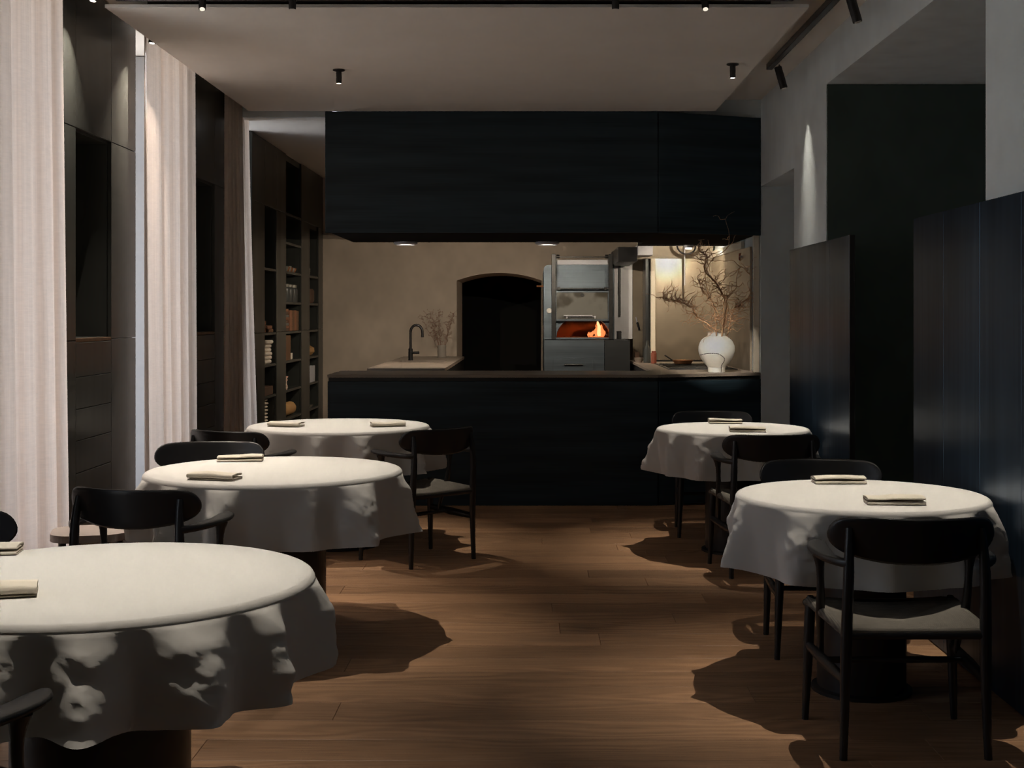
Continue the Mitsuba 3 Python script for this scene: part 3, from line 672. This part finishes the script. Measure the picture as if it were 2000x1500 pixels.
def chair_parts():
    P = []
    for s in (-1, 1):
        # front leg, rear post, arm post, arm, side stretcher
        P.append(('leg', tube(np.vstack([lerp3((s * .262, .215, 0), (s * .247, .205, .40), 8), [(s * .246, .205, .425), (s * .246, .205, .436)]]), [.0115, .013, .0145, .016, .0175, .0185, .019, .0185, .0165, .010], 12), 'm_black_wood', 50))
        rp = spline([(s * .232, -.215, 0), (s * .226, -.212, .22), (s * .222, -.218, .42), (s * .217, -.224, .62), (s * .211, -.207, .738)], 16)
        P.append(('leg', tube(rp, np.interp(np.linspace(0, 1, 16), [0, .5, .8, 1], [.0125, .019, .018, .013]), 12), 'm_black_wood', 50))
        ap = spline([(s * .232, .10, .262), (s * .238, .085, .33), (s * .246, .05, .42), (s * .250, .03, .52), (s * .256, .03, .622)], 16)
        P.append(('arm_post', tube(ap, np.interp(np.linspace(0, 1, 16), [0, .2, .45, .75, .9, 1], [.010, .0125, .016, .0125, .015, .026]), 12), 'm_black_wood', 50))
        # arm: flat paddle following a curve
        mid = spline([(s * .219, -.226, .628), (s * .252, -.17, .630), (s * .263, -.06, .632), (s * .258, .04, .636), (s * .240, .115, .642)], 26)
        hw_ = np.interp(np.linspace(0, 1, 26), [0, .18, .5, .8, .93, 1], [.014, .020, .033, .036, .031, .014])
        th = np.interp(np.linspace(0, 1, 26), [0, .5, 1], [.014, .012, .008])
        V, F = [], []
        tg = np.gradient(mid, axis=0); tg /= np.linalg.norm(tg, axis=1, keepdims=True)
        N = 14; angs = np.arange(N) * 2 * PI / N
        for i in range(26):
            side = np.cross(tg[i], (0, 0, 1)); side /= np.linalg.norm(side)
            ca, sa = np.cos(angs), np.sin(angs)
            cs = np.sign(ca) * np.abs(ca) ** .6; sn = np.sign(sa) * np.abs(sa) ** .6
            V.append(mid[i] + hw_[i] * cs[:, None] * side + th[i] * sn[:, None] * np.array([0, 0, 1.0]))
        for i in range(25):
            for j in range(N):
                k = (j + 1) % N
                F += [(i * N + j, (i + 1) * N + k, i * N + k), (i * N + j, (i + 1) * N + j, (i + 1) * N + k)]
        V = np.vstack(V + [mid[:1], mid[-1:]])
        for j in range(N):
            k = (j + 1) % N
            F += [(26 * N, j, k), (26 * N + 1, 25 * N + k, 25 * N + j)]
        P.append(('arm', trimesh.Trimesh(V, np.array(F), process=False), 'm_black_wood', 45))
        P.append(('stretcher', tube([(s * .252, .205, .262), (s * .24, 0, .256), (s * .227, -.212, .252)], [.013, .017, .013], 10, 1.3), 'm_black_wood', 50))
    # cross stretcher between the sides
    P.append(('stretcher', tube([(-.24, .03, .256), (.24, .03, .256)], .011, 10), 'm_black_wood', 50))
    # seat rails
    for a, b in (((-.247, .203, .408), (.247, .203, .408)), ((-.222, -.215, .398), (.222, -.215, .398)), ((-.247, .203, .410), (-.222, -.215, .402)), ((.247, .203, .410), (.222, -.215, .402))):
        P.append(('rail', tube(lerp3(a, b, 3), .014, 10), 'm_black_wood', 50))
    # seat: four cord fields meeting in the middle, sagging, wrapped over the rails
    n = 36
    U, W = np.meshgrid(np.linspace(-1, 1, n), np.linspace(-1, 1, n), indexing='ij')
    yy = W * .214
    hx = .240 + .014 * W
    xx = U * hx
    edge = np.maximum(np.abs(U), np.abs(W))
    sag = .030 * (1 - np.abs(U) ** 2.2) * (1 - np.abs(W) ** 3)
    fold = .010 * np.clip(1 - np.abs(np.abs(U) - np.abs(W)) * 7, 0, 1) * edge
    zz = .424 + .012 * np.abs(U) ** 3 * (W * .5 + .5) - sag - fold - .006 * (W < 0) * np.abs(W) * (1 - np.abs(U) ** 4)
    top = np.c_[xx.ravel(), yy.ravel(), zz.ravel()]
    idx = np.arange(n * n).reshape(n, n)
    rim = np.r_[idx[0, :], idx[1:, -1], idx[-1, -2::-1], idx[-2:0:-1, 0]]
    rings, cur = [top], top[rim]
    F = []
    q = np.stack([idx[:-1, :-1], idx[1:, :-1], idx[1:, 1:], idx[:-1, 1:]], -1).reshape(-1, 4)
    F += [tuple(t) for t in np.vstack([q[:, [0, 1, 2]], q[:, [0, 2, 3]]])]
    prev = rim; base = n * n
    for out, dz in ((1.045, -.006), (1.06, -.016), (1.045, -.028), (.98, -.034), (.5, -.036)):
        ring_ = cur * np.array([out, out, 1]) + np.array([0, 0, dz]); 
        rings.append(ring_)
        now = np.arange(base, base + len(rim)); base += len(rim)
        for i in range(len(rim)):
            j = (i + 1) % len(rim)
            F += [(prev[i], prev[j], now[j]), (prev[i], now[j], now[i])]
        prev = now
    V = np.vstack(rings)
    seat = trimesh.Trimesh(V, np.array(F), process=False)
    seat.fix_normals()
    P.append(('seat', seat, 'm_cord', True))
    # backrest: a bent lozenge, nearly straight on top and bulging below
    outline = [(-.27, .715), (-.262, .742), (-.243, .763), (-.215, .772), (-.12, .774), (0, .773), (.12, .774), (.215, .772), (.243, .763), (.262, .742), (.27, .715), (.264, .690), (.245, .668), (.215, .652), (.15, .636), (.08, .628), (0, .626), (-.08, .628), (-.15, .636), (-.215, .652), (-.245, .668), (-.264, .690)]
    pc = spline(outline + outline[:1], 90)[:-1]
    poly = Polygon(pc).convex_hull
    inn = poly.buffer(-.007)
    t = .0105
    pts = [(x, y, z) for g, ys in ((poly, (-t + .005, t - .005)), (inn, (-t, t))) for y in ys for x, z in g.exterior.coords]
    bm = refine(trimesh.convex.convex_hull(np.array(pts)), .018)
    b = bm.vertices.copy()
    b[:, 1] += -.258 + .105 * (b[:, 0] / .27) ** 2 - .20 * (b[:, 2] - .70)
    bm.vertices = b
    P.append(('backrest', bm, 'm_black_wood', 50))
    return P


CH = []
for nm, m, mat, sm in chair_parts():
    uv = np.asarray(m.vertices)[:, :2] if nm == 'seat' else None
    CH.append((nm, mikit.ply(m, mat, smooth=sm, uv=uv)))


def chair(x, y, deg, label):
    """deg: counter-clockwise turn of the facing direction from +y."""
    k = thing('dining_armchair', label, 'chair', 'black armchairs around the tables')
    M = T().translate([x, y, 0]).rotate([0, 0, 1], deg)
    for nm, d in CH:
        part(k, nm, d, None, to=M, label='pale woven cord seat' if nm == 'seat' else None)


chair(-1.27, 2.745, -25, 'black armchair before the nearest table, only one arm showing at the lower left edge')
chair(-1.80, 4.12, -137, 'black armchair at the left picture edge, only its rounded back end showing')
chair(-1.455, 5.17, -14, 'black armchair between the nearest and middle left tables, back turned to the viewer')
chair(-1.59, 6.53, 190, 'black armchair behind the middle left table, in front of the middle curtain')
chair(-1.635, 7.63, -25, 'black armchair at the left of the far left table, before the far curtain')
chair(-0.655, 7.742, 43.7, 'black armchair right of the far left table, woven seat and legs in view')
chair(1.224, 4.465, 0.5, 'black armchair nearest at the right, its wide rounded back toward the viewer')
chair(1.272, 5.70, 180, 'black armchair facing the viewer behind the near right table')
chair(1.29, 7.40, 4, 'black armchair before the far right table, back turned to the viewer')
chair(1.20, 8.70, 180, 'black armchair facing the viewer behind the far right table, against the dark counter')

# ------------------------------------------------------------------ tables, cloths, napkins
def cloth_mesh(R, nf, seed, drop=0.26, flare=0.105):
    r = random.Random(seed)
    ph = np.cumsum([r.uniform(0.65, 1.4) for _ in range(nf)]); ph = ph / ph[-1] * 2 * PI + r.uniform(0, 6)
    amp = [r.uniform(0.55, 1.1) for _ in range(nf)]
    wid = [r.uniform(0.62, 1.05) for _ in range(nf)]
    strong = np.zeros(420)
    NA = 420
    an = np.linspace(0, 2 * PI, NA, endpoint=False)
    ridge = np.zeros(NA)
    for p, a, w in zip(ph, amp, wid):
        d = np.abs((an - p + PI) % (2 * PI) - PI)
        s = d / (2 * PI / nf * 0.5 * w)
        ridge = np.maximum(ridge, a * np.clip(1 - s, 0, 1))
        if r.random() < 0.55: strong = np.maximum(strong, np.clip(1.3 - s, 0, 1))
    kern = np.array([1, 2, 3, 2, 1.]); kern /= kern.sum()
    for _ in range(3): ridge = np.convolve(np.r_[ridge[-2:], ridge, ridge[:2]], kern, 'valid')
    peak = ridge.max(); ridge = ridge / peak
    soft = 0.5 - 0.5 * np.cos(PI * np.clip(ridge, 0, 1))
    wob = meshkit.fbm(np.c_[np.cos(an) * 2, np.sin(an) * 2, an * 0 + seed], 3)
    V, rows = [np.array([[0, 0, 0.0]])], []
    base = 1
    er = 0.022
    prof = [('t', x) for x in (0.2, 0.4, 0.6, 0.75, 0.86, 0.93, 0.97)] + [('e', t) for t in np.linspace(0, 1, 7)] + [('s', t) for t in np.linspace(0.04, 1, 26)]
    for kind, t in prof:
        if kind == 't':
            rr = np.full(NA, (R - er) * t); z = np.zeros(NA)
        elif kind == 'e':
            a = t * PI / 2 * 0.93
            rr = np.full(NA, R - er + er * math.sin(a)); z = np.full(NA, -er + er * math.cos(a))
        else:
            s = t * drop
            g = (1 - (1 - t) ** 2.3) * (1 - strong) + strong * (0.45 * t + 0.9 * t * (1 - 0.25 * t))
            bump = soft * (1 - t) + ridge ** 1.25 * t
            cr = meshkit.fbm(np.c_[np.cos(an) * R * 16, np.sin(an) * R * 16, np.full(NA, t * 4.5 + seed)], 4) - 0.5
            rr = R + flare * bump * g - 0.026 * (1 - bump) * t ** 1.1 + 0.012 * t * (wob - 0.5) * 2 + 0.05 * cr * bump * min(1, t * 3)
            z = np.full(NA, -er) - (s - er * 0.4) + 0.016 * bump * t + 0.022 * t * (wob - 0.5)
        V.append(np.c_[rr * np.cos(an), rr * np.sin(an), z])
        rows.append(np.arange(base, base + NA)); base += NA
    V = np.vstack(V); F = []
    j = np.arange(NA); k = (j + 1) % NA
    F.append(np.c_[np.zeros(NA, int), rows[0][j], rows[0][k]])
    for A, B in zip(rows, rows[1:]):
        F += [np.c_[A[j], B[j], B[k]], np.c_[A[j], B[k], A[k]]]
    return trimesh.Trimesh(V, np.vstack(F), process=False)


def table(i, x, y, R, label, clabel):
    k = thing('dining_table', label, 'table', 'round pedestal tables under white cloths')
    pr = 0.225 if R > 0.5 else 0.165
    part(k, 'tabletop', lathe([(0, .690), (R - .03, .690), (R - .022, .700), (R - .022, .728), (R - .03, .7365), (0, .7365)], (x, y, 0), 72), 'm_black_wood', 40)
    part(k, 'pedestal', lathe([(0, .018), (pr, .018), (pr, .689), (0, .689)], (x, y, 0), 64), 'm_black_wood', 40)
    part(k, 'base', lathe([(0, 0), (pr + .022, 0), (pr + .022, .012), (pr + .012, .018), (0, .018)], (x, y, 0), 64), 'm_black_wood', 40)
    m = cloth_mesh(R, 12 if R > 0.5 else 10, (63, 27, 34, 41, 48)[i], flare=0.115 if R > 0.5 else 0.08 if i == 3 else 0.095, drop=0.236 if i == 0 else 0.26)
    if x > 0.5:
        vv = m.vertices.copy(); lim = 1.7285 - x; e = vv[:, 0] > lim - 0.05
        vv[e, 0] = lim - 0.05 + 0.05 * np.tanh((vv[e, 0] - lim + 0.05) / 0.05); m.vertices = vv
    m.apply_translation((x, y, 0.74))
    one('tablecloth', m, 'm_cloth', clabel, 'tablecloth', 'white tablecloths on the round tables', smooth=40)


names = ['nearest left', 'middle left', 'far left', 'near right', 'far right']
for i, (x, y, R) in enumerate(TABLES):
    table(i, x, y, R, f'{names[i]} round table on a dark drum pedestal', f'white cloth hanging over the {names[i]} round table')


def napkin_mesh(L=0.205, W=0.088, seed=0, lift=1.0):
    r = random.Random(seed)
    t = 0.0021
    w = W
    path = [(w * .02, .003), (w * .96, .003)]
    g = 0.0056 * lift
    def turn(x, z0, z1, s):
        c = (z0 + z1) / 2; h = (z1 - z0) / 2
        return [(x + s * h * 1.3 * math.sin(a), c - h * math.cos(a)) for a in np.linspace(0.3, PI - 0.3, 7)]
    z = .003
    path = [(w * .05, z), (w * .93, z)]
    path += turn(w * .95, z, z + g, 1); z += g
    path += [(w * .9, z), (w * .12, z + .0006)]
    path += turn(w * .08, z, z + g * 2.4, -1); z += g * 2.4
    path += [(w * .15, z), (w * .5, z + .003), (w * .86, z)]
    zi = z - g * .8
    path += [(w * .97, z - g * .35), (w * .90, zi), (w * .6, zi + .001), (w * .3, zi)]
    poly = LineString(path).buffer(t, quad_segs=3)
    poly = poly.simplify(0.0002)
    if poly.geom_type != 'Polygon': poly = max(poly.geoms, key=lambda q: q.area)
    m = extr(poly, L, 'x', -L / 2)
    m = refine(trimesh.Trimesh(m.vertices, m.faces, process=True), 0.02)
    v = m.vertices.copy(); v[:, 1] -= w / 2
    top = np.clip(v[:, 2] / 0.024, 0, 1)
    u = v[:, 0] / (L / 2)
    v[:, 2] *= 1 + 0.10 * np.sin(u * 2.2 + seed) - 0.12 * (meshkit.noise(np.c_[u * 2, v[:, 1] * 20, u * 0 + seed]) - .5)
    v[:, 1] += 0.004 * top * np.sin(u * 3 + seed)
    m.vertices = v
    return m


NP = [(-1.565, 3.79, 8, 'cream folded napkin at the far left edge of the nearest table', 0), (-1.304, 3.217, 18, 'cream folded napkin at the near left edge of the nearest table', 1),
      (-1.31, 5.50, -14, 'cream folded napkin at the front left of the middle left table', 2), (-1.355, 6.19, 5, 'cream folded napkin at the back left of the middle left table', 3),
      (-1.497, 8.10, -14, 'cream folded napkin at the left of the far left table', 4), (-0.878, 8.11, 16, 'cream folded napkin at the right of the far left table', 5),
      (1.211, 8.35, 0, 'cream folded napkin at the back of the far right table', 6), (1.253, 7.745, -3, 'cream folded napkin at the front of the far right table', 7),
      (1.24, 5.38, 0, 'cream folded napkin at the back of the near right table', 8), (1.304, 4.79, -3, 'cream folded napkin at the front of the near right table', 9)]
for x, y, a, lb, s in NP:
    flip = 180 if s in (3, 6, 7, 8, 9, 0) else 0
    one('napkin', napkin_mesh(seed=s, lift=1.15), 'm_napkin', lb, 'napkin', 'folded napkins on the tables', smooth=45, to=T().translate([x, y, 0.7408]).rotate([0, 0, 1], a + flip))

# low side table beside the middle left table
st = thing('side_table', 'low pale wooden side table with rounded corners, behind the chair at the left', 'side table')
slab = Polygon([(-.16, -.15), (.16, -.15), (.16, .15), (-.16, .15)]).buffer(-0.1).buffer(0.1, quad_segs=10)
m = extr(slab, 0.03, 'z', 0.475); m.apply_transform(trimesh.transformations.rotation_matrix(0.25, (0, 0, 1))); m.apply_translation((-1.875, 5.66, 0))
part(st, 'top', m, 'm_grey_wood')
for a, b in ((-.09, -.09), (.09, -.09), (-.09, .09), (.09, .09)):
    part(st, 'leg', tube([(-1.875 + a * 1.15, 5.66 + b * 1.15, 0), (-1.875 + a, 5.66 + b, 0.475)], [0.012, 0.016], 10), 'm_black_wood', 40)

# ------------------------------------------------------------------ vase with curly branches
vx, vy, vz = 1.428, 10.30, 0.976
va = thing('vase', 'round white ceramic vase with a thin dark line, on the counter end', 'vase')
vp = [(0, 0), (.062, 0), (.066, .006), (.066, .035), (.072, .045), (.098, .075), (.124, .115), (.139, .16), (.140, .19), (.130, .228), (.108, .258), (.082, .275), (.068, .282), (.066, .300), (.068, .310), (.062, .311), (.058, .300), (.058, .27), (0, .25)]
vpp = np.array(vp)
part(va, 'body', lathe([tuple(q) for q in np.vstack([spline(vpp[3:13], 40), ])] and ([(0, 0), (.062, 0), (.066, .006)] + [tuple(q) for q in spline(vpp[3:13], 36)] + [tuple(q) for q in vpp[13:]]), (vx, vy, vz), 72), 'm_ceramic', 40)
zr = spline(vpp[3:13], 200)


def vr(z): return float(np.interp(z, zr[:, 1], zr[:, 0])) if z > .035 else .066


line_path = []
for a, z in ((-168, .135), (-150, .140), (-130, .148), (-110, .150), (-92, .146), (-78, .128), (-68, .108), (-66, .085), (-70, .06), (-66, .03), (-67, .004)):
    rr = vr(z) + 0.0006
    line_path.append((vx + rr * math.cos(math.radians(a)), vy + rr * math.sin(math.radians(a)), vz + z))
cl = spline(line_path, 50)
part(va, 'dark_line', tube(cl, 0.0015 + 0.0011 * meshkit.noise(cl * 60), 6), 'm_dark_line', label='thin dark line')  # thin dark line laid on the vase surface

br = thing('willow_branches', 'bare curly willow branches standing in the white vase', 'branches')
rr_ = random.Random(21)


def pxy(px, py, d): return np.array([(px - 1039) * d / 2600, d, EYE - (py - 615) * d / 2600])


def curly(guide, r0, r1, wob, n=60, seed=0):
    g = spline(guide, n)
    ph = [random.Random(seed).uniform(0, 6) for _ in range(6)]
    t = np.linspace(0, 1, n)
    g[:, 0] += wob * (np.sin(t * 23 + ph[0]) + .6 * np.sin(t * 41 + ph[1])) * t ** .4
    g[:, 2] += wob * .7 * (np.sin(t * 27 + ph[2]) + .6 * np.sin(t * 47 + ph[3])) * t ** .4
    g[:, 1] += wob * 1.2 * np.sin(t * 19 + ph[4]) * t ** .4
    return g, np.linspace(r0, r1, n)


guides = [([(1405, 668, 10.30), (1412, 640, 10.3), (1419, 600, 10.32), (1408, 568, 10.3), (1391, 545, 10.28), (1376, 525, 10.25), (1382, 503, 10.22), (1366, 488, 10.2), (1362, 478, 10.2)], .0105, .003, .004),
          ([(1400, 668, 10.32), (1392, 640, 10.35), (1366, 622, 10.40), (1352, 602, 10.45), (1326, 590, 10.5), (1305, 585, 10.5), (1288, 582, 10.5)], .006, .0012, .006),
          ([(1411, 668, 10.3), (1424, 640, 10.28), (1433, 606, 10.28), (1450, 592, 10.3), (1461, 580, 10.3), (1464, 566, 10.3)], .006, .0012, .005),
          ([(1404, 668, 10.28), (1398, 630, 10.2), (1390, 590, 10.2), (1372, 568, 10.2), (1366, 545, 10.2)], .005, .0012, .005),
          ([(1408, 668, 10.27), (1412, 620, 10.22), (1425, 575, 10.2), (1438, 560, 10.2), (1440, 540, 10.2), (1448, 520, 10.2), (1458, 532, 10.2), (1473, 530, 10.2)], .005, .001, .004),
          ([(1406, 668, 10.26), (1396, 600, 10.14), (1378, 535, 10.05), (1400, 500, 9.98), (1420, 482, 9.97), (1424, 452, 9.96), (1418, 428, 9.96), (1433, 413, 9.96)], .005, .0009, .004)]
twigs = []
for gi, (g, r0, r1, wb) in enumerate(guides):
    pts = [pxy(*q) for q in g]
    c, rad = curly(pts, r0, r1, wb, 70, gi)
    part(br, 'branch', tube(c, rad, 8), 'm_twig', 60)
    nt = (75, 95, 70, 60, 22, 5)[gi]
    for _ in range(nt):
        i = rr_.randint(14, 68)
        p = c[i].copy(); dirv = np.array([rr_.gauss(0, 1), rr_.gauss(0, .6), rr_.gauss(.25, .8)]); dirv /= np.linalg.norm(dirv)
        L = rr_.uniform(.05, .17); seg = [p.copy()]; w1, w2 = rr_.uniform(5, 11), rr_.uniform(0, 6)
        ax = np.cross(dirv, np.array([rr_.gauss(0, 1), rr_.gauss(0, 1), rr_.gauss(0, 1)])); ax /= np.linalg.norm(ax)
        ay = np.cross(dirv, ax)
        for s in np.linspace(0.06, 1, 15):
            seg.append(p + dirv * L * s + .017 * s ** .6 * (ax * math.sin(s * w1 + w2) + ay * math.cos(s * w1 * .8 + w2)))
        twigs.append(tube(seg, np.linspace(max(.0028, rad[i] * .45), .0012, len(seg)), 5))
tw = cat(twigs)
vv = tw.vertices.copy(); e = vv[:, 0] > 1.68
vv[e, 0] = 1.68 + 0.04 * np.tanh((vv[e, 0] - 1.68) / 0.04); tw.vertices = vv
part(br, 'twigs', tw, 'm_twig', 60, kind='stuff')

# ------------------------------------------------------------------ things on the shelves
def sx(x): return x


def stack(name, n, y0, y1, z0, hgt, mats, label, cat_, group, depth=0.16, jitter=0.006, seed=0, b=0.004, xf=XC - 0.012):
    r = random.Random(seed)
    for i in range(n):
        jj, kk = r.uniform(-jitter, jitter), r.uniform(-jitter, jitter)
        z = z0 + 0.0005 + i * hgt
        one(name, bx(xf - depth + jj, xf - 0.006 + jj, y0 + kk, y1 + kk, z, z + hgt - 0.001, min(b, hgt * .3)), mats[i % len(mats)], label(i), cat_, group)


def ordn(i, n):
    w = ['lowest', 'second', 'third', 'fourth', 'fifth', 'sixth', 'seventh', 'eighth', 'ninth', 'tenth']
    return 'topmost' if i == n - 1 else (w[i] + ' from the bottom' if i else 'lowest')


def LR(i, n):
    return 'leftmost' if i == 0 else 'rightmost' if i == n - 1 else ('', 'second', 'third', 'fourth', 'fifth')[i] + ' from the left'


B1, B2, B3 = 'first shelf bay', 'middle shelf bay', 'last shelf bay'
stack('brown_box', 3, 11.20, 11.33, LV[3], 0.034, ['m_terracotta', 'm_brown_box'], lambda i: f'small brown box, {ordn(i, 3)} of its stack in the {B1}', 'box', 'small brown boxes', 0.12, 0.006, 1)
stack('brown_tray', 2, 11.42, 11.62, LV[3], 0.03, ['m_brown_box', 'm_terracotta'], lambda i: f'flat brown tray, {ordn(i, 2)} of two beside the small boxes in the {B1}', 'tray', 'flat brown trays', 0.1, 0.004, 2)
stack('folded_linen', 6, 11.32, 11.60, LV[2], 0.034, ['m_paper'], lambda i: f'cream linen bundle, {ordn(i, 6)} of the tall stack in the {B1}', 'linen', 'cream linen bundles', 0.15, 0.010, 3, 0.012)
for i in range(4):
    b = trimesh.creation.icosphere(3, 0.034); b.apply_scale((1, 1.1, .9)); b.apply_translation((XC - 0.05, 11.245, LV[2] + 0.032 + i * 0.058))
    one('white_gourd', b, 'm_ceramic', f'round white ceramic form, {ordn(i, 4)} of the column left of the linen stack', 'ornament', 'round white ceramic forms', smooth=True)
one('storage_box', bx(XC - .2, XC - .012, 11.21, 11.60, LV[1] + .0005, LV[1] + .075, .004), 'm_leather', 'dark brown storage box in the lower part of the first shelf bay', 'box')
for i in range(8):
    r = random.Random(40 + i)
    b = trimesh.creation.icosphere(3, 1.0); b.apply_scale((.085, .165 - .006 * i, .0145)); b.apply_translation((XC - .105 + r.uniform(-.006, .006), 11.40 + r.uniform(-.01, .02), LV[0] + .0152 + i * .0295))
    one('bread_loaf', b, 'm_paper', f'flat pale round, {ordn(i, 8)} of the stack low in the {B1}', 'stacked round', 'flat pale rounds stacked in the first bay', smooth=True)
# middle bay
for i in range(6):
    r = random.Random(60 + i)
    one('dried_flower', lathe([(0, 0), (.012, 0), (.03, .03 + r.uniform(0, .03)), (.02, .05), (0, .035)], (XC - .045, 12.36 + i * .085, LV[5] + .0005), 9), 'm_copper' if i % 2 else 'm_glassware', f'small shiny dried flower head, {LR(i, 6)} on its shelf', 'flower', 'shiny flower heads on the shelf')
for i in range(4):
    yy = 12.22 + i * .19
    j = thing('storage_jar', f'dark glass jar with lid, {LR(i, 4)} on the jar shelf', 'jar', 'dark jars with lids')
    part(j, 'body', lathe([(0, 0), (.045, 0), (.05, .008), (.05, .12), (.04, .14), (0, .14)], (XC - .06, yy, LV[4] + .0005), 20), 'm_darkjar', 40)
    part(j, 'lid', lathe([(0, .14), (.042, .14), (.042, .165), (.03, .172), (0, .172)], (XC - .06, yy, LV[4] + .0005), 20), 'm_glassware', 40)
stack('dark_book', 8, 12.17, 12.37, LV[3], 0.026, ['m_leather', 'm_terracotta', 'm_darkjar'], lambda i: f'dark book lying flat, {ordn(i, 8)} of the pile in the {B2}', 'book', 'dark books piled flat', 0.17, 0.006, 5, 0.002)
for i in range(4):
    one('brown_book', bx(XC - .19, XC - .014, 12.43 + i * .115, 12.54 + i * .115, LV[3] + .0005, LV[3] + .195 - .004 * (i % 2), .004), ('m_terracotta', 'm_brown_box')[i % 2], f'thick upright brown volume, {LR(i, 4)} in the {B2}', 'book', 'thick upright brown volumes')
one('tall_box', bx(XC - .18, XC - .012, 12.17, 12.45, LV[2] + .0005, LV[2] + .232, .004), 'm_brown_box', 'tall brown cork box in the middle shelf bay', 'box')
tg = bx(XC - .05, XC - .04, 12.49, 12.70, LV[2] + .0005, LV[2] + .06, .001)
one('paper_tag', tg, 'm_paper', 'small white card beside the tall brown box', 'card')
stack('pink_booklet', 9, 12.17, 12.33, LV[1], 0.0135, ['m_pinkpaper', 'm_paper'], lambda i: f'thin pale booklet, {ordn(i, 9)} of the pile in the {B2}', 'booklet', 'thin pale booklets', 0.14, 0.008, 7, 0.001)
wr_ = tube([(XC - .08, 12.18, LV[0] + .062), (XC - .08, 12.78, LV[0] + .062)], .061, 24)
one('wicker_roll', wr_, 'm_wicker', 'long round wicker roll on the lowest shelf of the middle bay', 'basket', smooth=50)
# last bay
one('silver_cup', lathe([(0, 0), (.03, 0), (.035, .07), (.03, .07), (0, .01)], (XC - .04, 13.50, LV[5] + .0005), 18), 'm_glassware', 'small shiny cup on the top shelf of the last bay', 'cup', smooth=40)
for i in range(2):
    one('crock', lathe([(0, 0), (.06, 0), (.075, .03), (.075, .13), (.06, .15), (0, .15)], (XC - .09, 13.6 + i * .21, LV[4] + .0005), 22), 'm_leather', f'dark crock, {"left" if i == 0 else "right"} of two in the last bay', 'crock', 'dark crocks in the last bay', smooth=40)
for i in range(3):
    b = trimesh.creation.icosphere(2, .02); b.apply_translation((XC - .03, 13.485, LV[3] + .02 + i * .042))
    one('glass_ball', b, 'm_glassware', f'shiny glass ball, {ordn(i, 3)} of the column in the last bay', 'ball', 'shiny glass balls', smooth=True)
one('squash', lathe([(0, 0), (.04, .004), (.075, .04), (.07, .08), (.03, .105), (0, .108)], (XC - .085, 13.80, LV[2] + .0005), 22), 'm_wicker', 'rounded tan squash on the middle shelf of the last bay', 'squash', smooth=40)
for i in range(5):
    one('pale_book', bx(XC - .17, XC - .012, 13.47 + i * .075, 13.54 + i * .075, LV[1] + .0005, LV[1] + .165 - .008 * (i % 2), .002), 'm_pale_steel', f'grey upright book, {LR(i, 5)} in the last bay', 'book', 'grey upright books')
for i in range(3):
    one('small_bowl', lathe([(0, 0), (.015, 0), (.032, .028), (.029, .028), (.012, .005), (0, .005)], (XC - .04, 13.50 + i * .09, LV[0] + .0005), 18), 'm_glassware', f'small shiny bowl, {LR(i, 3)} on the lowest shelf of the last bay', 'bowl', 'small shiny bowls', smooth=40)
